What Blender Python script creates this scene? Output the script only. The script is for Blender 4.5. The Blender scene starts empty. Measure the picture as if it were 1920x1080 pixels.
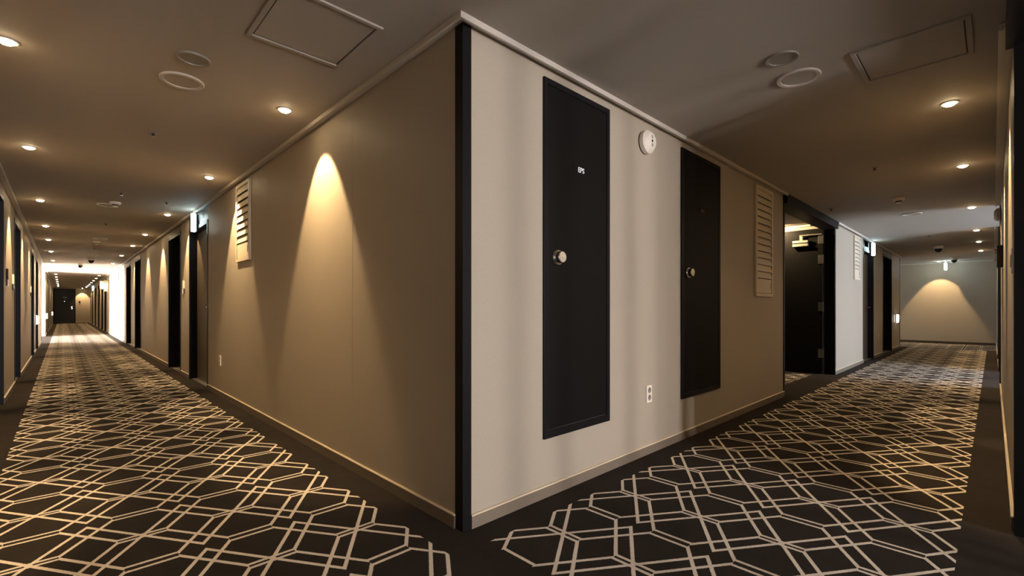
import bpy, bmesh, math, random
from mathutils import Vector, Matrix
R = math.radians
random.seed(4)
sc = bpy.context.scene
col = sc.collection
PI = math.pi

# ------------------------------------------------------------------ camera
cam_d = bpy.data.cameras.new('camera')
cam_d.sensor_width = 36.0
cam_d.lens = 16.34
cam_d.shift_y = 0.0195
cam_d.clip_start = 0.02
cam_d.clip_end = 200
cam = bpy.data.objects.new('camera', cam_d)
col.objects.link(cam)
cam.location = (-1.350, -1.729, 1.05)
cam.rotation_euler = (R(90), 0, -R(90 - 45.986))
sc.camera = cam

# ------------------------------------------------------------------ world, exposure, light levels
w = bpy.data.worlds.new('world')
sc.world = w
w.use_nodes = True
w.node_tree.nodes['Background'].inputs[0].default_value = (0.9, 0.85, 0.8, 1)
w.node_tree.nodes['Background'].inputs[1].default_value = 0.0
sc.view_settings.view_transform = 'Standard'
sc.view_settings.look = 'None'
sc.view_settings.exposure = 1.0
sc.view_settings.gamma = 1.0
sc.view_settings.use_curve_mapping = False

BEAM_W = 68.0          # warm beam of one downlight
SPILL_W = 16.5          # wide spill of one downlight
BULB = 46.0            # emission of the visible lamp dome
DAY_NEAR = 50.0        # tall window of the lobby behind the camera
DAY_LEFT = 280.0        # window of the lift lobby far down the left hallway
DAY_RIGHT = 17.0       # window of the bay off the right hallway
WARM = (1.0, 0.70, 0.36)
H = 2.40               # ceiling height
WL, WR = -1.82, -1.80  # far faces of the two hallways
YE, XE = 41.8, 17.4    # their end walls

# ------------------------------------------------------------------ node helpers
def new_mat(name):
    m = bpy.data.materials.new(name); m.use_nodes = True
    nt = m.node_tree
    return m, nt, nt.nodes['Principled BSDF']

class NX:
    """tiny expression builder over math nodes"""
    def __init__(s, nt): s.nt = nt
    def op(s, o, *a, clamp=False):
        n = s.nt.nodes.new('ShaderNodeMath'); n.operation = o; n.use_clamp = clamp
        for i, v in enumerate(a):
            if isinstance(v, (int, float)): n.inputs[i].default_value = v
            else: s.nt.links.new(v, n.inputs[i])
        return n.outputs[0]
    def add(s, a, b): return s.op('ADD', a, b)
    def sub(s, a, b): return s.op('SUBTRACT', a, b)
    def mul(s, a, b): return s.op('MULTIPLY', a, b)
    def abs(s, a): return s.op('ABSOLUTE', a)
    def mn(s, a, b): return s.op('MINIMUM', a, b)
    def mx(s, a, b): return s.op('MAXIMUM', a, b)
    def gt(s, a, b): return s.op('GREATER_THAN', a, b)
    def lt(s, a, b): return s.op('LESS_THAN', a, b)

def noise(nt, scale, detail=3, rough=0.6, vec=None):
    n = nt.nodes.new('ShaderNodeTexNoise')
    n.inputs['Scale'].default_value = scale
    n.inputs['Detail'].default_value = detail
    n.inputs['Roughness'].default_value = rough
    if vec is not None: nt.links.new(vec, n.inputs['Vector'])
    return n

def coords(nt, scale=None):
    t = nt.nodes.new('ShaderNodeTexCoord')
    if scale is None: return t.outputs['Object']
    mp = nt.nodes.new('ShaderNodeMapping'); mp.inputs['Scale'].default_value = scale
    nt.links.new(t.outputs['Object'], mp.inputs['Vector'])
    return mp.outputs[0]

def ramp_mix(nt, fac, c1, c2):
    mixn = nt.nodes.new('ShaderNodeMix'); mixn.data_type = 'RGBA'
    nt.links.new(fac, mixn.inputs['Factor'])
    mixn.inputs['A'].default_value = (*c1, 1); mixn.inputs['B'].default_value = (*c2, 1)
    return mixn.outputs['Result']

def simple(name, c, rough=0.5, metal=0.0, var=0.08, nscale=30, bump=0.0, coat=0.0, spec=None):
    m, nt, b = new_mat(name)
    n = noise(nt, nscale, 3, 0.6, coords(nt))
    c1 = tuple(x * (1 - var) for x in c); c2 = tuple(min(1, x * (1 + var)) for x in c)
    nt.links.new(ramp_mix(nt, n.outputs['Fac'], c1, c2), b.inputs['Base Color'])
    b.inputs['Roughness'].default_value = rough
    b.inputs['Metallic'].default_value = metal
    b.inputs['Coat Weight'].default_value = coat
    if spec is not None: b.inputs['Specular IOR Level'].default_value = spec
    if bump:
        bp = nt.nodes.new('ShaderNodeBump'); bp.inputs['Strength'].default_value = bump
        bp.inputs['Distance'].default_value = 0.002
        nt.links.new(n.outputs['Fac'], bp.inputs['Height']); nt.links.new(bp.outputs[0], b.inputs['Normal'])
    return m

def emis(name, c, s):
    m, nt, b = new_mat(name)
    b.inputs['Base Color'].default_value = (*[min(1, x) for x in c], 1)
    b.inputs['Emission Color'].default_value = (*c, 1)
    b.inputs['Emission Strength'].default_value = s
    return m

def wallpaper(name, c):
    """woven vinyl wall covering: fine vertical and horizontal threads"""
    m, nt, b = new_mat(name)
    n1 = noise(nt, 1, 2, 0.7, coords(nt, (260, 260, 60)))
    n2 = noise(nt, 1, 2, 0.7, coords(nt, (60, 60, 420)))
    n3 = noise(nt, 1.3, 2, 0.5, coords(nt))
    x = NX(nt)
    f = x.add(x.mul(n1.outputs['Fac'], 0.5), x.mul(n2.outputs['Fac'], 0.5))
    g = x.add(x.mul(f, 0.8), x.mul(n3.outputs['Fac'], 0.2))
    nt.links.new(ramp_mix(nt, g, tuple(v * 0.78 for v in c), tuple(v * 1.2 for v in c)), b.inputs['Base Color'])
    b.inputs['Roughness'].default_value = 0.55
    b.inputs['Specular IOR Level'].default_value = 0.35
    bp = nt.nodes.new('ShaderNodeBump'); bp.inputs['Strength'].default_value = 0.25
    bp.inputs['Distance'].default_value = 0.0015
    nt.links.new(f, bp.inputs['Height']); nt.links.new(bp.outputs[0], b.inputs['Normal'])
    return m

def carpet():
    m, nt, b = new_mat('carpet')
    x = NX(nt)
    tc = nt.nodes.new('ShaderNodeTexCoord')
    sep = nt.nodes.new('ShaderNodeSeparateXYZ'); nt.links.new(tc.outputs['Object'], sep.inputs[0])
    X, Y = sep.outputs[0], sep.outputs[1]
    jit = noise(nt, 160, 1, 0.5, tc.outputs['Object'])
    PA, PB = 0.3675, 0.628
    def fold(c, c0, p):
        t = x.op('FRACT', x.add(x.mul(x.sub(c, c0), 1 / p), 100.5))
        return x.mul(x.abs(x.sub(t, 0.5)), p)
    def lines(a, a0, bb, b0):
        # u: distance to a column centre, v: distance to a crossed bar (plain bars lie half a period away)
        u = fold(a, a0, PA); v = fold(bb, b0, PB)
        sl = 1.53; n = math.sqrt(1 + sl * sl)
        d1 = x.mul(x.abs(x.sub(v, x.mul(u, sl))), 1 / n)
        vm = x.mn(v, x.sub(0.308, v))
        d3 = x.mul(x.abs(x.sub(x.sub(vm, 0.016), x.mul(x.sub(u, 0.093), 1.52))), 1 / 1.82)
        d3 = x.add(d3, x.mul(x.lt(u, 0.089), 1.0))
        d4 = x.mn(x.abs(x.sub(v, 0.016)), x.abs(x.sub(v, 0.2915)))
        d4 = x.add(d4, x.mul(x.gt(u, 0.0965), 1.0))
        d = x.mn(d1, x.mn(d3, d4))
        d = x.add(d, x.mul(x.sub(jit.outputs['Fac'], 0.5), 0.005))
        return x.op('SUBTRACT', 1.0, x.op('MULTIPLY', x.sub(d, 0.0075), 1 / 0.0016, clamp=True), clamp=True)
    def inside(c, lo, hi): return x.mul(x.gt(c, lo), x.lt(c, hi))
    L = lines(X, -0.349, Y, 0.371)
    Rr = lines(Y, -0.338, X, 0.327)
    regL = inside(X, -1.633, -0.166)
    regR = x.mul(inside(Y, -1.622, -0.156), inside(X, 0.019, 14.95))
    regS = x.mul(inside(X, 5.15, 7.1), x.gt(Y, 0.25))
    regE = inside(X, 15.05, 17.2)
    mask = x.mx(x.mul(L, x.mx(regL, x.mx(regS, regE))), x.mul(Rr, regR))
    n1 = noise(nt, 6, 5, 0.65, tc.outputs['Object'])
    n2 = noise(nt, 420, 2, 0.6, tc.outputs['Object'])
    f = x.add(x.mul(n1.outputs['Fac'], 0.55), x.mul(n2.outputs['Fac'], 0.45))
    dark = ramp_mix(nt, f, (0.016, 0.012, 0.0095), (0.050, 0.040, 0.033))
    lite = ramp_mix(nt, f, (0.70, 0.59, 0.47), (0.96, 0.85, 0.71))
    mixn = nt.nodes.new('ShaderNodeMix'); mixn.data_type = 'RGBA'
    nt.links.new(mask, mixn.inputs['Factor'])
    nt.links.new(dark, mixn.inputs['A']); nt.links.new(lite, mixn.inputs['B'])
    nt.links.new(mixn.outputs['Result'], b.inputs['Base Color'])
    b.inputs['Roughness'].default_value = 0.95
    b.inputs['Specular IOR Level'].default_value = 0.1
    bp = nt.nodes.new('ShaderNodeBump'); bp.inputs['Strength'].default_value = 0.4
    bp.inputs['Distance'].default_value = 0.004
    nt.links.new(x.add(n2.outputs['Fac'], x.mul(mask, 0.3)), bp.inputs['Height'])
    nt.links.new(bp.outputs[0], b.inputs['Normal'])
    return m

M = {
    'carpet': carpet(),
    'wall': wallpaper('wall_covering', (0.37, 0.315, 0.25)),
    'ceiling': simple('ceiling_paint', (0.34, 0.30, 0.255), 0.75, var=0.03, nscale=60, bump=0.05),
    'crown': simple('crown_paint', (0.54, 0.49, 0.43), 0.35, var=0.03),
    'skirting': simple('skirting', (0.17, 0.135, 0.10), 0.45, var=0.12, nscale=60),
    'cap': simple('skirting_lit_edge', (0.66, 0.55, 0.40), 0.35, var=0.05),  # paler than the skirting: light caught along its top, put into the colour
    'black': simple('black_steel', (0.008, 0.007, 0.008), 0.42, var=0.15, spec=0.15),
    'door': simple('door_veneer', (0.014, 0.010, 0.008), 0.4, var=0.3, nscale=14, spec=0.4),
    'panel': simple('panel_paint', (0.005, 0.0045, 0.0043), 0.55, var=0.1, spec=0.12),
    'brown': simple('brown_leaf', (0.060, 0.045, 0.032), 0.45, var=0.15, nscale=10),
    'lintel': simple('lintel_veneer', (0.17, 0.13, 0.095), 0.5, var=0.1, nscale=12),
    'chrome': simple('chrome', (0.78, 0.75, 0.70), 0.12, 1.0, var=0.02),
    'steel': simple('satin_steel', (0.55, 0.53, 0.50), 0.35, 1.0, var=0.05),
    'cream': simple('cream_plastic', (0.72, 0.65, 0.57), 0.4, var=0.03),
    'brass': simple('pale_lock_face', (0.80, 0.74, 0.62), 0.3, 0.6, var=0.03),
    'grille': simple('grille_paint', (0.62, 0.53, 0.41), 0.45, var=0.03),
    'ivory': simple('ivory_plastic', (0.80, 0.72, 0.61), 0.35, var=0.02),
    'plate': simple('fitting_paint', (0.25, 0.22, 0.19), 0.4, var=0.03),
    'plate2': simple('dull_steel', (0.22, 0.21, 0.20), 0.4, 1.0, var=0.1),
    'hole': simple('socket_black', (0.012, 0.010, 0.009), 0.6, var=0.1),
    'letter': simple('white_letter', (0.9, 0.9, 0.88), 0.4, var=0.01),
    'grey_letter': simple('grey_letter', (0.05, 0.045, 0.04), 0.5, var=0.01),
    'smoke': simple('dark_dome', (0.02, 0.018, 0.016), 0.1, var=0.05),
    'bulb': emis('lamp_glow', (1.0, 0.78, 0.46), BULB),
    'sign': emis('sign_glow', (0.72, 0.95, 1.0), 10.0),
    'nightlight': emis('wall_light_glow', (1.0, 0.97, 0.92), 5.0),
    'day_near': emis('daylight_lobby', (1.0, 0.955, 0.96), DAY_NEAR),
    'day_left': emis('daylight_lift_lobby', (1.0, 0.96, 0.93), DAY_LEFT),
    'day_end': emis('daylight_crossing', (0.85, 0.93, 1.0), 5.0),
    'day_right': emis('daylight_bay', (0.72, 0.83, 1.0), DAY_RIGHT),
}

# ------------------------------------------------------------------ mesh helpers
class MB:
    def __init__(s): s.bm = bmesh.new()
    def box(s, x0, x1, y0, y1, z0, z1):
        m = Matrix.Translation(((x0+x1)/2, (y0+y1)/2, (z0+z1)/2)) @ Matrix.Diagonal((abs(x1-x0), abs(y1-y0), abs(z1-z0), 1))
        bmesh.ops.create_cube(s.bm, size=1, matrix=m); return s
    def obox(s, c, size, rot):
        m = Matrix.Translation(c) @ rot.to_4x4() @ Matrix.Diagonal((*size, 1))
        bmesh.ops.create_cube(s.bm, size=1, matrix=m); return s
    def prism(s, pts, z0, z1):
        lo = [s.bm.verts.new((p[0], p[1], z0)) for p in pts]; hi = [s.bm.verts.new((p[0], p[1], z1)) for p in pts]
        n = len(pts)
        s.bm.faces.new(lo[::-1]); s.bm.faces.new(hi)
        for i in range(n): s.bm.faces.new((lo[i], lo[(i+1) % n], hi[(i+1) % n], hi[i]))
        return s
    def sweep(s, prof, path_pts, frame):
        """prof: list of (a, z); path: list of 2D points; frame: offset direction per path point"""
        rings = []
        for p, d in zip(path_pts, frame):
            rings.append([s.bm.verts.new((p[0] + d[0]*a, p[1] + d[1]*a, z)) for a, z in prof])
        n = len(prof)
        for r0, r1 in zip(rings, rings[1:]):
            for i in range(n): s.bm.faces.new((r0[i], r0[(i+1) % n], r1[(i+1) % n], r1[i]))
        s.bm.faces.new(rings[0][::-1]); s.bm.faces.new(rings[-1])
        return s
    def lathe(s, prof, c=(0, 0, 0), axis='z', seg=32, closed=True):
        """prof: (r, h) pairs from start to end, r=0 closes"""
        c = Vector(c)
        def pt(r, h, a):
            ca, sa = math.cos(a) * r, math.sin(a) * r
            return {'z': Vector((ca, sa, h)), 'y': Vector((ca, h, sa)), 'x': Vector((h, ca, sa))}[axis] + c
        rings = []
        for r, h in prof:
            if r < 1e-6: rings.append([s.bm.verts.new(pt(0, h, 0))])
            else: rings.append([s.bm.verts.new(pt(r, h, 2*PI*k/seg)) for k in range(seg)])
        for r0, r1 in zip(rings, rings[1:]):
            for k in range(seg):
                a, b2 = k, (k+1) % seg
                if len(r0) == 1 and len(r1) == 1: continue
                if len(r0) == 1: s.bm.faces.new((r0[0], r1[b2], r1[a]))
                elif len(r1) == 1: s.bm.faces.new((r0[a], r0[b2], r1[0]))
                else: s.bm.faces.new((r0[a], r0[b2], r1[b2], r1[a]))
        return s
    def build(s, name, mat, parent=None, bevel=0.0, smooth=False, loc=None):
        bmesh.ops.recalc_face_normals(s.bm, faces=s.bm.faces[:])
        if bevel:
            es = [e for e in s.bm.edges if len(e.link_faces) == 2 and e.calc_face_angle(0) > 0.6]
            bmesh.ops.bevel(s.bm, geom=es, offset=bevel, segments=2, affect='EDGES', profile=0.6, clamp_overlap=True)
        me = bpy.data.meshes.new(name); s.bm.to_mesh(me); s.bm.free()
        me.materials.append(mat)
        if smooth:
            for p in me.polygons: p.use_smooth = True
            try: me.set_sharp_from_angle(angle=R(35))
            except Exception: pass
        o = bpy.data.objects.new(name, me); col.objects.link(o)
        if parent is not None: o.parent = parent
        if loc is not None: o.location = loc
        return o

def thing(name, label=None, cat=None, loc=(0, 0, 0), rz=0.0, group=None, kind=None):
    o = bpy.data.objects.new(name, None); col.objects.link(o)
    o.empty_display_size = 0.05
    o.location = loc; o.rotation_euler = (0, 0, rz)
    if label: o['label'] = label
    if cat: o['category'] = cat
    if group: o['group'] = group
    if kind: o['kind'] = kind
    return o

def tag(o, label, cat, group=None):
    o['label'] = label; o['category'] = cat
    if group: o['group'] = group
    return o

def struct(o):
    if o.parent is None: o['kind'] = 'structure'
    return o

def dup(root, loc, rz=None, label=None, group=None):
    r = root.copy(); col.objects.link(r); r.location = loc
    if rz is not None: r.rotation_euler = (0, 0, rz)
    if label: r['label'] = label
    if group: r['group'] = group
    for ch in list(root.children):
        c = ch.copy(); col.objects.link(c); c.parent = r
        for g in list(ch.children):
            d = g.copy(); col.objects.link(d); d.parent = c
    return r

# wall-mounted things are built facing local -y; these turn them to each wall
RZ = {'Y0': 0.0, 'X0': -PI/2, 'WL': PI/2, 'WR': PI}
def on_wall(wall, along, z):
    return {'Y0': (along, 0, z), 'X0': (0, along, z), 'WL': (WL, along, z), 'WR': (along, WR, z)}[wall]

# ------------------------------------------------------------------ shell
T = 0.30
struct(MB().box(-8.5, 18.2, -8.5, 42.6, -0.12, 0.0).build('floor', M['carpet']))
struct(MB().box(-8.5, 18.2, -8.5, 42.6, H, H + 0.12).build('ceiling', M['ceiling']))

# niches: (start, end) along each wall
NX0 = [(5.33, 6.565), (7.24, 8.456), (12.5, 13.8), (14.75, 16.1), (24.9, 26.1), (27.2, 28.4), (30.2, 31.4), (33.6, 34.8), (37.2, 38.4)]
NY0 = [(4.80, 7.38), (9.65, 10.78), (11.93, 13.28)]
NWL = [(4.6, 5.80), (7.40, 8.60), (11.95, 13.15), (14.2, 15.45), (18.0, 22.6), (24.4, 25.6), (27.6, 28.8), (31.6, 32.8), (35.9, 37.1)]
NWR = [(7.45, 9.80), (11.6, 12.8)]

def segs(lo, hi, gaps):
    out = []; a = lo
    for g0, g1 in gaps:
        if g0 > a: out.append((a, g0))
        a = g1
    if hi > a: out.append((a, hi))
    return out

# wall between the left hallway and the block of rooms (its first piece is mitred at the corner)
b = MB()
for i, (a, c) in enumerate(segs(0, YE, NX0)):
    b.prism([(0, a), (0, c), (T, c), (T, a + (T if i == 0 else 0))], 0, H)
wi = struct(b.build('wall_inner_left', M['wall']))
MB().box(-0.0012, 0, 1.155, 1.158, 0.07, H - 0.012).build('wallpaper_seam', M['wall'], wi)
b = MB()
for i, (a, c) in enumerate(segs(0, 14.7, NY0)):
    b.prism([(a, 0), (c, 0), (c, T), (a + (T if i == 0 else 0), T)], 0, H)
struct(b.build('wall_inner_right', M['wall']))
b = MB()
for a, c in segs(-7.6, YE, NWL): b.box(WL - T, WL, a, c, 0, H)
struct(b.build('wall_left', M['wall']))
b = MB()
for a, c in segs(1.86, XE, NWR): b.box(a, c, WR - T, WR, 0, H)
struct(b.build('wall_right', M['wall']))
struct(MB().box(WL - T, 0.5, YE, YE + 0.2, 0, H).build('wall_end_left', M['wall']))
struct(MB().box(XE, XE + 0.2, WR - T, 5.2, 0, H).build('wall_end_right', M['wall']))
# lobby behind the camera
struct(MB().box(1.86, 2.06, -7.6, WR - T, 0, H).build('wall_lobby_right', M['wall']))
b = MB()
b.box(WL - T, -0.35, -7.8, -7.6, 0, H); b.box(1.5, 2.06, -7.8, -7.6, 0, H)
b.box(-0.35, 1.5, -7.8, -7.6, 0, 0.15); b.box(-0.35, 1.5, -7.8, -7.6, 2.3, H)
b.box(0.0, 0.36, -7.8, -7.6, 0.15, 2.3); b.box(0.72, 1.14, -7.8, -7.6, 0.15, 2.3)
struct(b.build('wall_lobby_back', M['wall']))
# lift lobby off the left hallway
b = MB()
b.box(-7.4, WL - T, 22.6, 22.8, 0, H); b.box(-7.4, WL - T, 17.8, 18.0, 0, H)
b.box(-7.6, -7.4, 17.8, 22.8, 0, 0.1); b.box(-7.6, -7.4, 17.8, 22.8, 2.3, H)
b.box(-7.6, -7.4, 17.8, 20.4, 0.1, 2.3); b.box(-7.6, -7.4, 22.5, 22.8, 0.1, 2.3)
struct(b.build('wall_lift_lobby', M['wall']))
# bay off the right hallway
b = MB()
b.box(7.25, 7.45, -5.2, WR - T, 0, H); b.box(9.80, 10.0, -5.2, WR - T, 0, H)
b.box(7.25, 10.0, -5.4, -5.2, 0, 0.1); b.box(7.25, 10.0, -5.4, -5.2, 2.3, H)
b.box(7.25, 7.6, -5.4, -5.2, 0.1, 2.3); b.box(9.65, 10.0, -5.4, -5.2, 0.1, 2.3)
struct(b.build('wall_bay', M['wall']))
# side passage behind the open double doorway
b = MB()
b.box(4.60, 4.80, T, 4.2, 0, H); b.box(7.38, 7.58, T, 4.2, 0, H); b.box(4.60, 7.58, 4.2, 4.4, 0, H)
struct(b.build('wall_side_passage', M['wall']))
# crossing hallway at the far right
b = MB()
b.box(14.50, 14.70, T, 5.2, 0, H); b.box(14.50, XE + 0.2, 5.2, 5.4, 0, 0.2); b.box(14.50, XE + 0.2, 5.2, 5.4, 2.3, H)
b.box(14.50, 15.0, 5.2, 5.4, 0.2, 2.3); b.box(17.1, XE + 0.2, 5.2, 5.4, 0.2, 2.3)
struct(b.build('wall_crossing', M['wall']))

# windows that let the daylight in
def window(name, x0, x1, y0, y1, z0, z1, mat, axis, nm):
    t = thing(name, kind='structure', loc=((x0+x1)/2, (y0+y1)/2, z0))
    cx, cy = (x0+x1)/2, (y0+y1)/2
    MB().box(x0-cx, x1-cx, y0-cy, y1-cy, 0, z1-z0).build('pane', mat, t)
    f = MB()
    if axis == 'x':
        wdt = x1 - x0
        for k in range(nm + 1):
            xx = -wdt/2 + wdt*k/nm
            f.box(xx-0.03, xx+0.03, 0.02, 0.10, 0, z1-z0)
        f.box(-wdt/2, wdt/2, 0.02, 0.10, 0, 0.06); f.box(-wdt/2, wdt/2, 0.02, 0.10, z1-z0-0.06, z1-z0)
    else:
        wdt = y1 - y0
        for k in range(nm + 1):
            yy = -wdt/2 + wdt*k/nm
            f.box(0.02, 0.10, yy-0.03, yy+0.03, 0, z1-z0)
        f.box(0.02, 0.10, -wdt/2, wdt/2, 0, 0.06); f.box(0.02, 0.10, -wdt/2, wdt/2, z1-z0-0.06, z1-z0)
    f.build('window_frame', M['black'], t)
window('window_1', -0.35, 0.0, -7.72, -7.70, 0.15, 2.3, M['day_near'], 'x', 1)
window('window_4', 0.36, 0.72, -7.72, -7.70, 0.15, 2.3, M['day_near'], 'x', 1)
window('window_5', 1.14, 1.5, -7.72, -7.70, 0.15, 2.3, M['day_near'], 'x', 1)
window('window_6', 15.0, 17.1, 5.34, 5.36, 0.2, 2.3, M['day_end'], 'x', 2)
b = MB()   # unseen bars, added to cast soft streaks into the lobby daylight
for xx in (-0.55, 0.42, 1.40): b.box(xx - 0.035, xx + 0.035, -2.75, -2.65, 0, H)
struct(b.build('light_streak_bars', M['black']))
window('window_2', -7.52, -7.50, 20.4, 22.5, 0.1, 2.3, M['day_left'], 'y', 4)
window('window_3', 7.6, 9.65, -5.32, -5.30, 0.1, 2.3, M['day_right'], 'x', 3)

# crown moulding and skirting ------------------------------------------------
CROWN = [(0.0, H), (0.053, H), (0.053, H-0.029), (0.041, H-0.029), (0.041, H-0.010), (0.0, H-0.010)]
b = MB(); b.sweep(CROWN, [(0, YE), (0, 0), (4.80, 0)], [(-1, 0), (-1, -1), (0, -1)])
for a, c in ((7.40, 14.70),): b.sweep(CROWN, [(a, 0), (c, 0)], [(0, -1), (0, -1)])
struct(b.build('trim_1', M['crown']))
b = MB(); b.sweep(CROWN, [(WL, -7.5), (WL, 18.0)], [(1, 0), (1, 0)]); b.sweep(CROWN, [(WL, 22.6), (WL, YE)], [(1, 0), (1, 0)])
struct(b.build('trim_2', M['crown']))
b = MB(); b.sweep(CROWN, [(1.86, WR), (7.45, WR)], [(0, 1), (0, 1)]); b.sweep(CROWN, [(9.8, WR), (XE, WR)], [(0, 1), (0, 1)])
struct(b.build('trim_3', M['crown']))
b = MB(); b.sweep(CROWN, [(XE, WR + 0.06), (XE, 5.1)], [(-1, 0), (-1, 0)])
struct(b.build('trim_4', M['crown']))
b = MB(); b.sweep(CROWN, [(7.38, T + 0.02), (7.38, 4.1)], [(-1, 0), (-1, 0)])
struct(b.build('trim_5', M['crown']))

def skirting(name, pieces, mats=('skirting', 'cap')):
    """pieces: list of (path, frame)"""
    b = MB(); c = MB()
    for path, fr in pieces:
        b.sweep([(0, 0), (0.012, 0), (0.012, 0.060), (0, 0.060)], path, fr)
        c.sweep([(0, 0.060), (0.013, 0.060), (0.013, 0.064), (0.009, 0.067), (0, 0.067)], path, fr)
    o = struct(b.build(name, M[mats[0]]))
    c.build('skirting_lit_edge', M[mats[1]], o)  # thin top strip that carries the painted edge light
ML, MR = [(-1, 0)] * 2, [(0, -1)] * 2
sg = segs(0.052, YE, NX0)
skirting('baseboard_inner_left', [([(0, a), (0, c)], ML) for a, c in sg])
sg = segs(0.045, 14.66, NY0)
skirting('baseboard_inner_right', [([(a, 0), (c, 0)], MR) for a, c in sg])
skirting('baseboard_left', [([(WL, a), (WL, c)], [(1, 0)] * 2) for a, c in segs(-7.6, YE, NWL)])
skirting('baseboard_right', [([(a, WR), (c, WR)], [(0, 1)] * 2) for a, c in segs(1.87, XE, NWR)])
skirting('baseboard_end_left', [([(-0.70, YE), (-0.02, YE)], [(0, -1)] * 2)])
skirting('baseboard_end_right', [([(XE, WR + 0.02), (XE, 5.1)], [(-1, 0)] * 2)], ('brown', 'brown'))  # top strip stays dark here, without painted light

# black steel corner post and door-opening posts ------------------------------
b = MB()
b.prism([(-0.005, -0.005), (0.047, -0.005), (0.047, 0.0), (0.0, 0.0), (0.0, 0.054), (-0.005, 0.054)], 0, H - 0.011)
struct(b.build('trim_6', M['black']))
b = MB()   # portal of the lobby where the camera stands
b.box(1.805, 1.86, WR - T, WR + 0.004, 0, H)
b.box(WL + 0.06, 1.80, WR - T, WR + 0.030, 2.27, H); b.box(1.80, 1.86, WR + 0.004, WR + 0.030, 2.27, H)
struct(b.build('trim_7', M['black']))
b = MB()   # frame round the open double doorway
b.box(4.785, 4.83, -0.008, T, 0, 2.30); b.box(7.35, 7.40, -0.008, 0.13, 0, 2.30); b.box(4.785, 7.40, -0.045, 0.16, 2.29, H)
struct(b.build('trim_8', M['black']))
b = MB()   # frame of the bay on the right wall
b.box(7.42, 7.47, WR - T, WR + 0.012, 0, H); b.box(9.78, 9.83, WR - T, WR + 0.012, 0, H)
struct(b.build('trim_9', M['black']))
b = MB()   # corner post of the crossing
b.box(14.655, 14.705, -0.006, 0.05, 0, H - 0.011)
struct(b.build('trim_10', M['black']))
b = MB()   # edges of the lift lobby opening, left and right walls
b.box(WL - T, WL + 0.008, 17.96, 18.01, 0, H)
b.box(-0.008, 0.0, 18.60, 18.72, 0, H - 0.011)
struct(b.build('trim_11', M['black']))

# ------------------------------------------------------------------ guest-room doors in their niches
door_no = [0]
def room_door(wall, a, c, depth, ztop, brown=False, handle_side=1):
    door_no[0] += 1
    mid = (a + c) / 2; wd = c - a
    t = thing('door_%d' % door_no[0], loc=on_wall(wall, mid, 0), rz=RZ[wall], kind='structure')
    g = 0.045
    f = MB()
    for s in (-1, 1):
        f.box(s*wd/2, s*(wd/2 - g), -0.006, depth + 0.03, 0, ztop)
    f.box(-wd/2, wd/2, -0.006, depth + 0.03, ztop - 0.05, ztop)
    f.build('door_frame', M['black'], t)
    MB().box(-wd/2 + g, wd/2 - g, depth, depth + 0.045, 0.006, ztop - 0.05).build('leaf', M['brown'] if brown else M['door'], t)
    MB().box(-wd/2, wd/2, 0.0, depth + 0.12, ztop, H).build('lintel', M['black'] if brown else M['lintel'], t)
    MB().box(-wd/2 + g, wd/2 - g, 0.02, depth, 0.0, 0.006).build('sill', M['steel'], t)
    hx = handle_side * (wd/2 - 0.12)
    h = MB()
    h.lathe([(0, -0.010), (0.026, -0.010), (0.026, 0.0), (0, 0.0)], (hx, depth, 1.06), 'y', 20)
    h.lathe([(0.010, -0.055), (0.010, 0.0)], (hx, depth, 1.06), 'y', 12)
    h.box(hx - 0.010, hx + 0.010, depth - 0.066, depth - 0.050, 1.05, 1.07)
    h.box(min(hx, hx - handle_side*0.12), max(hx, hx - handle_side*0.12), depth - 0.066, depth - 0.050, 1.051, 1.069)
    h.build('door_handle', M['chrome'], t, smooth=True)
    return t
d = room_door('X0', *NX0[0], 0.09, 2.20, brown=True, handle_side=1)
k = MB(); k.box(-0.10, 0.42, 0.0, 0.085, 2.245, 2.37); k.build('closer_cover', M['ivory'], d, bevel=0.006)
for a, c in NX0[1:]: room_door('X0', a, c, 0.24, 2.28, handle_side=-1)
d = room_door('Y0', *NY0[1], 0.09, 2.20, brown=True, handle_side=1)
k = MB(); k.box(-0.42, 0.0, 0.0, 0.085, 2.245, 2.37); k.build('closer_cover', M['ivory'], d, bevel=0.006)
room_door('Y0', *NY0[2], 0.26, 2.28, handle_side=-1)
for i, (a, c) in enumerate(NWL):
    if i != 4: room_door('WL', a, c, 0.20, 2.26, handle_side=1)
room_door('WR', *NWR[1], 0.20, 2.26)
# door in the end wall of the left hallway
door_no[0] += 1
t = thing('door_%d' % door_no[0], loc=(-1.27, YE, 0), kind='structure')
f = MB(); f.box(-0.54, -0.49, -0.03, 0, 0, 2.33); f.box(0.49, 0.54, -0.03, 0, 0, 2.33); f.box(-0.54, 0.54, -0.03, 0, 2.27, 2.33)
f.build('door_frame', M['black'], t)
MB().box(-0.49, 0.49, -0.02, 0, 0.005, 2.27).build('leaf', M['door'], t)
MB().box(0.33, 0.39, -0.045, -0.02, 0.98, 1.16).build('door_handle', M['chrome'], t, bevel=0.005)
MB().lathe([(0, -0.03), (0.018, -0.03), (0.018, -0.02)], (0, 0, 1.50), 'y', 16).build('peephole', M['chrome'], t, smooth=True)
MB().box(-0.09, 0.09, -0.026, -0.02, 1.72, 1.77).build('number_plate', M['smoke'], t)

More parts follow.
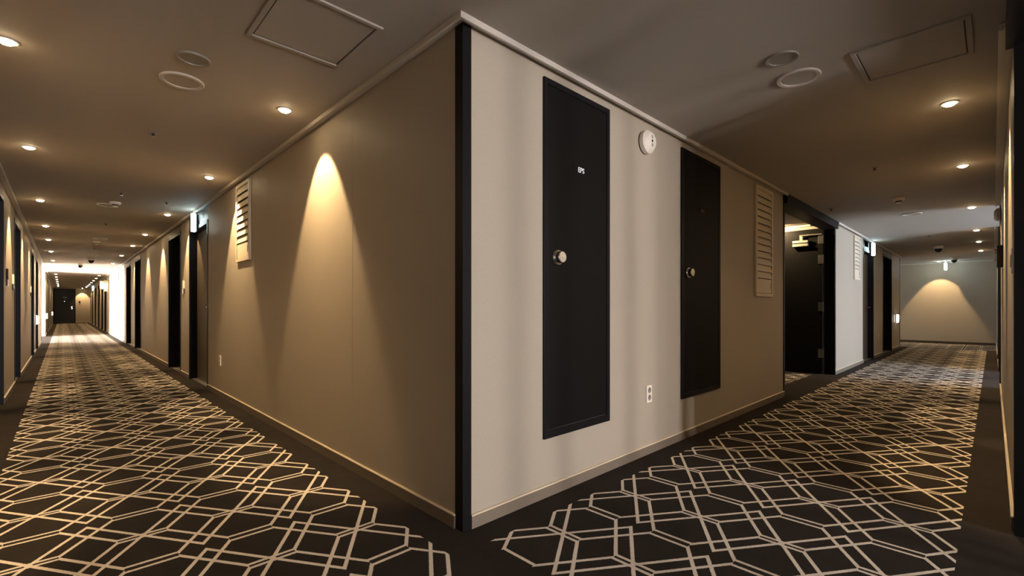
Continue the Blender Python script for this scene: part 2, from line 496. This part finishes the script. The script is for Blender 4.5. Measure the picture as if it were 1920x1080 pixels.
# ------------------------------------------------------------------ flush service panels on the right-hand face of the corner
def text_mesh(body, size, name, mat, parent, loc, rot):
    cu = bpy.data.curves.new(name, 'FONT'); cu.body = body; cu.size = size
    cu.extrude = 0.0006; cu.align_x = 'CENTER'; cu.align_y = 'CENTER'; cu.offset = 0.0006
    tmp = bpy.data.objects.new(name + '_tmp', cu); col.objects.link(tmp)
    bpy.context.view_layer.update()
    me = bpy.data.meshes.new_from_object(tmp.evaluated_get(bpy.context.evaluated_depsgraph_get()))
    bpy.data.objects.remove(tmp)
    me.materials.clear(); me.materials.append(mat)
    o = bpy.data.objects.new(name, me); col.objects.link(o)
    o.parent = parent; o.location = loc; o.rotation_euler = rot
    return o

def service_panel(x0, x1, label, word):
    mid = (x0 + x1) / 2; wd = x1 - x0; z0, z1 = 0.324, 2.328
    t = thing('service_panel', label, 'service door', (mid, 0, z0))
    hh = z1 - z0; fw = 0.032
    f = MB()
    f.box(-wd/2, -wd/2 + fw, -0.014, 0, 0, hh); f.box(wd/2 - fw, wd/2, -0.014, 0, 0, hh)
    f.box(-wd/2 + fw, wd/2 - fw, -0.014, 0, 0, fw + 0.012); f.box(-wd/2 + fw, wd/2 - fw, -0.014, 0, hh - fw, hh)
    f.build('panel_frame', M['black'], t, bevel=0.002)
    leaf = MB().box(-wd/2 + fw + 0.004, wd/2 - fw - 0.004, -0.011, 0, fw + 0.016, hh - fw - 0.004).build('leaf', M['panel'], t, bevel=0.0015)
    lx, lz = -wd/2 + 0.115, 1.337 - z0
    k = MB().lathe([(0.030, -0.011), (0.044, -0.011), (0.045, -0.015), (0.042, -0.020), (0.034, -0.021), (0.033, -0.046), (0.030, -0.049)],
                   (lx, 0, lz), 'y', 40).build('lock', M['chrome'], t, smooth=True)
    MB().lathe([(0.030, -0.049), (0.029, -0.051), (0.010, -0.052), (0.009, -0.050), (0, -0.050)], (lx, 0, lz), 'y', 32).build('lock_face', M['brass'], k, smooth=True)
    MB().box(lx - 0.0015, lx + 0.0015, -0.0508, -0.0498, lz - 0.008, lz + 0.003).build('keyhole', M['hole'], k)
    s = MB().box(-0.058, 0.058, -0.014, -0.011, 1.872 - z0 - 0.024, 1.872 - z0 + 0.024).build('sign_plate', M['panel'], t, bevel=0.001)
    if word == 'EPS':
        text_mesh('EPS', 0.042, 'lettering', M['letter'], s, (0.012, -0.0147, 1.872 - z0), (PI/2, 0, 0))
    else:   # lettering too dim to read in the photograph
        q = MB()
        for i in range(5):
            q.box(-0.034 + i*0.014, -0.026 + i*0.014, -0.0150, -0.0140, 1.872 - z0 - 0.012, 1.872 - z0 + 0.010)
        q.build('lettering', M['grey_letter'], s)
    return t
service_panel(0.555, 1.186, 'tall black service door with EPS plate and round lock, nearest the black corner post', 'EPS')
service_panel(2.185, 2.938, 'tall black service door between the wall outlet and the large louvred grille, plate unreadable', '')

# ------------------------------------------------------------------ siren / sounder on the wall
def sounder(loc, rz, label):
    t = thing('wall_sounder', label, 'alarm', loc, rz)
    MB().lathe([(0, 0), (0.081, 0), (0.083, -0.006), (0.080, -0.010)], (0, 0, 0), 'y', 40).build('backplate', M['hole'], t, smooth=True)
    MB().lathe([(0.081, -0.008), (0.081, -0.036), (0.076, -0.041), (0.056, -0.062), (0.052, -0.064), (0, -0.064)], (0, 0, 0), 'y', 40).build('housing', M['cream'], t, smooth=True)
    h = MB()
    h.lathe([(0, -0.0655), (0.010, -0.0655), (0.010, -0.063)], (0, 0, 0), 'y', 16)
    for s in (-1, 1):
        for i in range(3):
            for j in range(3):
                h.lathe([(0, -0.0650), (0.0028, -0.0650), (0.0028, -0.063)], (-0.008 + i*0.008, 0, s*0.029 + (j-1)*0.008), 'y', 8)
    h.build('sound_holes', M['hole'], t)
    return t
s0 = sounder((1.632, 0, 2.226), 0, 'round cream wall sounder with sound holes, between the two black service doors')
dup(s0, (6.95, WR, 2.20), PI, 'round cream sounder standing out from the right-hand wall, near the frame edge')

# ------------------------------------------------------------------ double wall outlets
def outlet(loc, rz, label):
    t = thing('wall_outlet', label, 'outlet', loc, rz)
    p = MB().box(-0.036, 0.036, -0.010, 0, -0.062, 0.062).build('cover_plate', M['ivory'], t, bevel=0.003)
    for s in (-1, 1):
        q = MB().lathe([(0.0215, -0.0102), (0.0215, -0.0112), (0.0185, -0.0112), (0.0175, -0.0104), (0, -0.0104)], (0, 0, s*0.026 - 0.001), 'y', 28).build('socket', M['plate'], t, smooth=True)
        h = MB()
        for x in (-1, 1): h.lathe([(0, -0.0110), (0.004, -0.0110), (0.004, -0.0100)], (x*0.0095, 0, s*0.026 - 0.001), 'y', 10)
        h.lathe([(0, -0.0112), (0.0055, -0.0112), (0.0055, -0.0100)], (0, 0, s*0.026 + 0.012), 'y', 10)
        h.build('pin_holes', M['hole'], q)
    return t
o0 = outlet((1.688, 0, 0.432), 0, 'white double wall outlet low between the two black service doors')
dup(o0, (0, 4.665, 0.425), -PI/2, 'white double wall outlet low beside the recessed door under the glowing sign')
dup(o0, (11.35, 0, 0.42), 0, 'white wall outlet low on the far right hallway wall, between recessed doors')

# ------------------------------------------------------------------ louvred grilles
def grille(loc, rz, wd, hh, n, box_h, label, vent_h=None):
    t = thing('louvred_grille', label, 'grille', loc, rz)
    fw = 0.035
    f = MB()
    f.box(-wd/2, -wd/2 + fw, -0.022, 0, 0, hh); f.box(wd/2 - fw, wd/2, -0.022, 0, 0, hh)
    f.box(-wd/2 + fw, wd/2 - fw, -0.022, 0, 0, fw); f.box(-wd/2 + fw, wd/2 - fw, -0.022, 0, hh - fw, hh)
    f.build('grille_frame', M['grille'], t, bevel=0.003)
    MB().box(-wd/2 + fw, wd/2 - fw, -0.003, 0, fw, hh - fw).build('back_plate', M['hole'], t)
    z0 = fw + box_h; z1 = hh - fw
    p = (z1 - z0) / n
    for i in range(n):
        zc = z0 + p * (i + 0.5)
        MB().obox((0, -0.012, zc), (wd - 2*fw, 0.003, p * 0.98), Matrix.Rotation(R(-14), 3, 'X')).build('slat', M['grille'], t)
    if box_h:
        d = MB().box(-wd/2 + fw + 0.004, wd/2 - fw - 0.004, -0.016, 0, fw + 0.004, fw + box_h - 0.006).build('access_flap', M['grille'], t, bevel=0.002)
        MB().box(wd/2 - fw - 0.035, wd/2 - fw - 0.028, -0.019, -0.016, fw + box_h*0.3, fw + box_h*0.75).build('flap_pull', M['plate'], d)
    return t
grille((0, 3.657, 1.533), -PI/2, 0.49, 0.815, 8, 0.16, 'beige louvred wall grille lit by a downlight, on the left hallway wall')
grille((4.095, 0, 1.172), 0, 0.53, 1.170, 13, 0.16, 'large beige louvred grille between a black service door and the open doorway')
grille((9.02, 0, 1.56), 0, 0.50, 0.79, 8, 0.16, 'smaller louvred grille far along the right hallway, on the daylit wall')

# ------------------------------------------------------------------ open fire door in the side passage
t = thing('fire_door', 'black steel fire door standing open inside the wide doorway, with closer and hinges', 'door', (7.335, 0.13, 0))
MB().box(-0.05, 0.0, 0.015, 1.10, 0.008, 2.315).build('leaf', M['panel'], t, bevel=0.002)
for z in (2.14, 1.82, 1.07, 0.33):
    MB().box(-0.058, -0.051, 0.0, 0.075, z - 0.07, z + 0.07).build('hinge', M['plate2'], t, bevel=0.002)
c = MB().box(-0.115, -0.051, 0.20, 0.42, 2.045, 2.085).box(-0.110, -0.051, 0.20, 0.42, 2.10, 2.14).build('door_closer', M['brass'], t, bevel=0.006)
a = MB().box(-0.10, -0.085, 0.28, 0.32, 2.14, 2.22).obox((-0.09, 0.17, 2.22), (0.018, 0.30, 0.012), Matrix.Rotation(R(6), 3, 'Z')).build('closer_arm', M['brass'], c)
MB().lathe([(0.0, -0.006), (0.009, -0.006), (0.009, 0)], (-0.05, 0.62, 1.50), 'x', 12).build('peephole', M['chrome'], t)

# ------------------------------------------------------------------ glowing exit boxes
def exit_box(loc, rz, label, drop=False):
    t = thing('exit_sign', label, 'sign', loc, rz)
    if drop:
        MB().box(-0.02, 0.02, -0.012, 0.012, 0.19, 0.26).build('hanger', M['ivory'], t)
    else:
        MB().box(-0.02, 0.02, -0.03, 0.0, 0.02, 0.24).build('bracket', M['black'], t)
    MB().box(-0.028, 0.028, -0.085 if not drop else -0.10, -0.03 if not drop else 0.10, 0, 0.25 if not drop else 0.20).build('light_box', M['sign'], t, bevel=0.012)
    return t
x0 = exit_box((-0.0, 5.92, 2.10), -PI/2, 'glowing white exit box sticking out above the left hallway recessed door')
dup(x0, (10.35, 0, 2.10), 0, 'glowing white exit box above the recessed door of the right hallway')
dup(x0, (0.0, 36.0, 2.10), -PI/2, 'tiny glowing exit box far down the left hallway')
exit_box((16.9, -0.78, 2.14), PI/2, 'slim glowing exit sign hanging from the ceiling by the right end wall', drop=True)

# ------------------------------------------------------------------ low glowing wall lights and small wall fittings
def night_light(loc, rz, label):
    t = thing('wall_light', label, 'wall light', loc, rz)
    MB().box(-0.06, 0.06, -0.02, 0, -0.12, 0.12).build('backplate', M['ivory'], t, bevel=0.004)
    MB().box(-0.05, 0.05, -0.060, -0.02, -0.10, 0.10).build('diffuser', M['nightlight'], t, bevel=0.02)
    return t
n0 = night_light(on_wall('Y0', 13.98, 0.78), 0, 'small glowing box light low on the wall near the right end wall')
dup(n0, on_wall('WL', 13.85, 0.77), PI/2, 'small glowing box light low on the left wall, nearest of three')
dup(n0, on_wall('WL', 22.85, 0.75), PI/2, 'small glowing box light low on the left wall beyond the bright lobby')
dup(n0, on_wall('WL', 35.4, 0.73), PI/2, 'farthest small glowing box light low on the left wall, by the end door')

def reader(loc, rz, label, light=True):
    t = thing('door_panel', label, 'door panel', loc, rz)
    MB().box(-0.045, 0.045, -0.018, 0, -0.02, 0.10).build('panel_body', M['ivory'] if light else M['black'], t, bevel=0.004)
    MB().box(-0.045, 0.045, -0.016, 0, -0.10, -0.022).build('button_plate', M['smoke'], t, bevel=0.003)
    return t
r0 = reader(on_wall('WL', 7.05, 1.38), PI/2, 'pale and black door bell panel beside the second door on the left wall')
dup(r0, on_wall('X0', 6.98, 1.37), -PI/2, 'pale and black door bell panel right of the first guest door on the inner wall')
reader(on_wall('WL', 6.15, 1.40), PI/2, 'dark door bell panel just past the nearest door on the left wall', False)
dup(r0, on_wall('WL', 11.6, 1.38), PI/2, 'pale door bell panel before the third door on the left wall')
reader((-0.53, YE, 1.42), 0, 'small dark room plate on the lit end wall beside the black door', False)
t = thing('intercom', 'dark intercom box with pale edge on the right-hand wall', 'intercom', (5.45, WR, 1.57), PI)
MB().box(-0.06, 0.06, -0.045, 0, -0.11, 0.11).build('housing', M['hole'], t, bevel=0.008)
MB().lathe([(0.0, -0.06), (0.02, -0.06), (0.026, -0.05), (0.026, -0.04)], (0, 0, 0.05), 'y', 20).build('push_button', M['chrome'], t, smooth=True)
t = thing('light_switch', 'thin pale switch plate at the edge of the right-hand black frame', 'switch', (2.0, WR, 1.28), PI)
MB().box(-0.035, 0.035, -0.009, 0, -0.06, 0.06).build('cover_plate', M['ivory'], t, bevel=0.003)
MB().box(-0.014, 0.014, -0.013, -0.009, -0.03, 0.03).build('rocker', M['cream'], t, bevel=0.002)
t = thing('projecting_sign', 'cream box sign sticking out of the right wall beyond the bright lobby', 'sign', (0, 24.3, 1.85), -PI/2)
MB().box(-0.03, 0.03, -0.10, 0, -0.10, 0.36).build('bracket', M['ivory'], t, bevel=0.006)
MB().box(-0.045, 0.045, -0.24, -0.10, -0.02, 0.34).build('sign_box', M['ivory'], t, bevel=0.02)

# ------------------------------------------------------------------ ceiling hatches and fittings
def hatch(loc, rz, wd, dp, label):
    t = thing('ceiling_hatch', label, 'ceiling hatch', loc, rz)
    f = MB(); fw = 0.022
    f.box(-wd/2, wd/2, -dp/2, -dp/2 + fw, -0.010, 0); f.box(-wd/2, wd/2, dp/2 - fw, dp/2, -0.010, 0)
    f.box(-wd/2, -wd/2 + fw, -dp/2 + fw, dp/2 - fw, -0.010, 0); f.box(wd/2 - fw, wd/2, -dp/2 + fw, dp/2 - fw, -0.010, 0)
    f.build('hatch_frame', M['ceiling'], t, bevel=0.002)
    MB().box(-wd/2 + fw, wd/2 - fw, -dp/2 + fw, dp/2 - fw, -0.001, 0).build('shadow_gap', M['hole'], t)
    g = fw + 0.006
    MB().box(-wd/2 + g, wd/2 - g, -dp/2 + g, dp/2 - g, -0.005, -0.001).build('hatch_door', M['ceiling'], t, bevel=0.001)
    for s in (-1, 1): MB().box(s*0.027 - 0.001, s*0.027 + 0.001, dp/2 - fw, dp/2 - 0.002, -0.010, -0.006).build('catch', M['steel'], t)
    return t
hatch((-0.472, 0.565, H), 0, 0.465, 0.51, 'square ceiling access hatch at the top, left of the corner')
hatch((1.875, -1.43, H), -PI/2, 0.46, 0.46, 'faint square ceiling access hatch at the upper right, near the right wall')

def ring_fitting(loc, r, label, cat='ceiling speaker', solid=False):
    t = thing('ceiling_speaker', label, cat, loc)
    MB().lathe([(r, 0), (r, -0.006), (r*0.97, -0.010), (r*0.80, -0.008), (r*0.78, -0.003)], (0, 0, 0), 'z', 48).build('rim', M['plate' if solid else 'crown'], t, smooth=True)
    MB().lathe([(r*0.785, -0.001), (r*0.785, -0.004), (0, -0.004)], (0, 0, 0), 'z', 48).build('speaker_mesh', M['plate' if solid else 'ceiling'], t, smooth=True)
    return t
q1 = ring_fitting((-0.842, 1.617, H), 0.112, 'pale round ring ceiling speaker near the hatch, left hallway')
q2 = ring_fitting((-0.844, 1.275, H), 0.080, 'smaller flat grey ceiling disc beside the pale ring, left hallway', solid=True)
dup(q1, (1.746, -0.937, H), None, 'larger round ceiling disc of the pair over the right hallway')
dup(q2, (1.443, -0.936, H), None, 'smaller round ceiling disc of the pair over the right hallway')
dup(q1, (-0.93, 6.32, H), None, 'flat ring speaker beside the small ceiling detector, left hallway')
dup(q1, (-0.83, 10.3, H), None, 'flat ring speaker mid way along the left hallway ceiling')
dup(q1, (-0.80, 14.3, H), None, 'flat ring speaker just before the bright lobby, left hallway ceiling')
dup(q1, (7.40, -0.92, H), None, 'thin ring speaker on the ceiling beyond the detector, right hallway')

def sprinkler(loc, label):
    t = thing('sprinkler_head', label, 'sprinkler', loc)
    MB().lathe([(0.028, 0), (0.028, -0.004), (0.018, -0.008), (0.010, -0.009)], (0, 0, 0), 'z', 24).build('escutcheon', M['plate'], t, smooth=True)
    MB().lathe([(0.009, -0.006), (0.009, -0.022), (0.003, -0.026), (0.003, -0.034)], (0, 0, 0), 'z', 14).build('body', M['hole'], t, smooth=True)
    MB().lathe([(0, -0.034), (0.015, -0.034), (0.015, -0.036), (0, -0.036)], (0, 0, 0), 'z', 18).build('deflector', M['chrome'], t, smooth=True)
    return t
p0 = sprinkler((-0.852, 2.755, H), 'small sprinkler head nearest the camera, left hallway ceiling')
dup(p0, (-0.86, 5.35, H), None, 'small sprinkler head just before the ceiling detector, left hallway')
dup(p0, (-0.86, 8.1, H), None, 'small sprinkler head between detector and middle ring speaker, left hallway ceiling')
dup(p0, (-0.84, 12.3, H), None, 'small sprinkler head beyond the middle ring speaker, left hallway ceiling')
dup(p0, (-0.40, 5.6, H), None, 'small sprinkler head on the ceiling beside the glowing exit box, left hallway')
dup(p0, (4.26, -0.938, H), None, 'small sprinkler head nearest the camera, right hallway ceiling')
dup(p0, (6.15, -0.20, H), None, 'small sprinkler head on the ceiling by the open doorway frame')
dup(p0, (10.2, -0.90, H), None, 'small sprinkler head far along the right hallway ceiling')

def detector(loc, label):
    t = thing('ceiling_detector', label, 'detector', loc)
    MB().lathe([(0.060, 0), (0.060, -0.012), (0.052, -0.030), (0.040, -0.034)], (0, 0, 0), 'z', 32).build('base', M['cream'], t, smooth=True)
    MB().lathe([(0.034, -0.034), (0.032, -0.050), (0.026, -0.052)], (0, 0, 0), 'z', 24).build('vent_ring', M['hole'], t, smooth=True)
    MB().lathe([(0.030, -0.050), (0.027, -0.060), (0, -0.063)], (0, 0, 0), 'z', 24).build('cap', M['ivory'], t, smooth=True)
    return t
e0 = detector((-0.87, 6.05, H), 'white ceiling detector with dark band, lit by the exit box, left hallway')
dup(e0, (6.05, -0.92, H), None, 'white ceiling detector over the right hallway, near the open doorway')
dup(e0, (-0.86, 10.9, H), None, 'small white ceiling detector beyond the middle ring speaker, left hallway')

def dome_camera(loc, label, big=1.0):
    t = thing('ceiling_camera', label, 'camera', loc)
    MB().lathe([(0.075*big, 0), (0.075*big, -0.02*big), (0.066*big, -0.045*big), (0.055*big, -0.05*big)], (0, 0, 0), 'z', 32).build('base', M['cream'], t, smooth=True)
    MB().lathe([(0.056*big, -0.045*big), (0.050*big, -0.085*big), (0.030*big, -0.11*big), (0, -0.12*big)], (0, 0, 0), 'z', 28).build('dome', M['smoke'], t, smooth=True)
    return t
c0 = dome_camera((-0.80, 15.3, H), 'dark ceiling dome hanging just before the bright lobby ceiling, left hallway', 1.15)
dup(c0, (-0.97, 17.5, H), None, 'dark ceiling dome under the bright lobby ceiling, left hallway')
dup(c0, (12.4, -0.90, H), None, 'dark ceiling dome far along the right hallway ceiling')
dup(c0, (15.9, -1.0, H), None, 'dark camera dome beside the hanging exit sign, right end')

# ------------------------------------------------------------------ recessed downlights
beam = bpy.data.lights.new('downlight_beam', 'SPOT')
beam.energy = BEAM_W; beam.color = WARM; beam.spot_size = R(64); beam.spot_blend = 0.32; beam.shadow_soft_size = 0.012
spill = bpy.data.lights.new('downlight_spill', 'SPOT')
spill.energy = SPILL_W; spill.color = WARM; spill.spot_size = R(104); spill.spot_blend = 0.9; spill.shadow_soft_size = 0.02

def downlight(loc, tilt_rz, label, group):
    t = thing('recessed_downlight', label, 'downlight', loc, tilt_rz, group)
    MB().lathe([(0.047, 0), (0.047, -0.004), (0.043, -0.006), (0.036, -0.005), (0.034, -0.001)], (0, 0, 0), 'z', 32).build('trim_ring', M['crown'], t, smooth=True)
    MB().lathe([(0.034, -0.002), (0.032, -0.010), (0.022, -0.017), (0, -0.020)], (0, 0, 0), 'z', 24).build('lamp', M['bulb'], t, smooth=True)
    for nm, ld, tilt in (('beam', beam, 19.5), ('spill', spill, -16)):
        o = bpy.data.objects.new(nm, ld); col.objects.link(o); o.parent = t
        o.location = (0, 0, -0.026); o.rotation_euler = (R(tilt), 0, 0)   # tilts the beam towards local +y
    return t
ORD = ['first', 'second', 'third', 'fourth', 'fifth', 'sixth', 'seventh', 'eighth', 'ninth', 'tenth', 'eleventh', 'twelfth', 'thirteenth', 'fourteenth', 'fifteenth', 'sixteenth', 'seventeenth']
LY = [1.62, 3.89, 6.55, 9.08, 11.2, 13.85, 16.8] + [19.2 + 2.45*i for i in range(9)]
LX = [2.85, 4.78, 7.40, 10.03, 12.02, 14.14]
first = None
gR, gL, gC = 'downlights beside the inner wall, left hallway', 'downlights beside the left wall, left hallway', 'downlights along the right hallway'
for i, y in enumerate(LY):
    lab = '%s ceiling downlight from the camera in the row beside the inner wall, left hallway' % ORD[i]
    if first is None: first = downlight((-0.265, y, H), -PI/2, lab, gR)
    else: dup(first, (-0.265, y, H), -PI/2, lab, gR)
for i, y in enumerate(LY):
    y2 = 1.73 if i == 0 else y
    dup(first, (-1.555, y2, H), PI/2, '%s ceiling downlight from the camera in the row beside the left wall, left hallway' % ORD[i], gL)
for i, xx in enumerate(LX):
    dup(first, (xx, -1.53, H), PI, '%s ceiling downlight from the camera along the right hallway' % ORD[i], gC)
for yy, lab in ((-0.64, 'ceiling downlight washing the right end wall beside the hanging exit sign'),
                (1.55, 'ceiling downlight washing the end wall around the corner, right hallway'),
                (-2.9, None)):
    if lab: dup(first, (XE - 0.27 if yy > 0 else XE - 0.55, yy, H), -PI/2, lab, 'downlights washing the end wall')
dup(first, (-0.40, YE - 0.35, H), 0, 'ceiling downlight washing the lit end wall of the left hallway', 'downlights washing the end wall')
wide = bpy.data.lights.new('downlight_wide', 'SPOT')
wide.energy = 26.0; wide.color = WARM; wide.spot_size = R(176); wide.spot_blend = 0.3; wide.shadow_soft_size = 0.02
pl = dup(first, (6.98, 0.80, H), -PI/2, 'ceiling downlight inside the side passage above the open fire door', 'downlights in the side passage')
for ch in pl.children:
    if ch.type == 'LIGHT': ch.data = wide; ch.rotation_euler = (R(38), 0, 0)
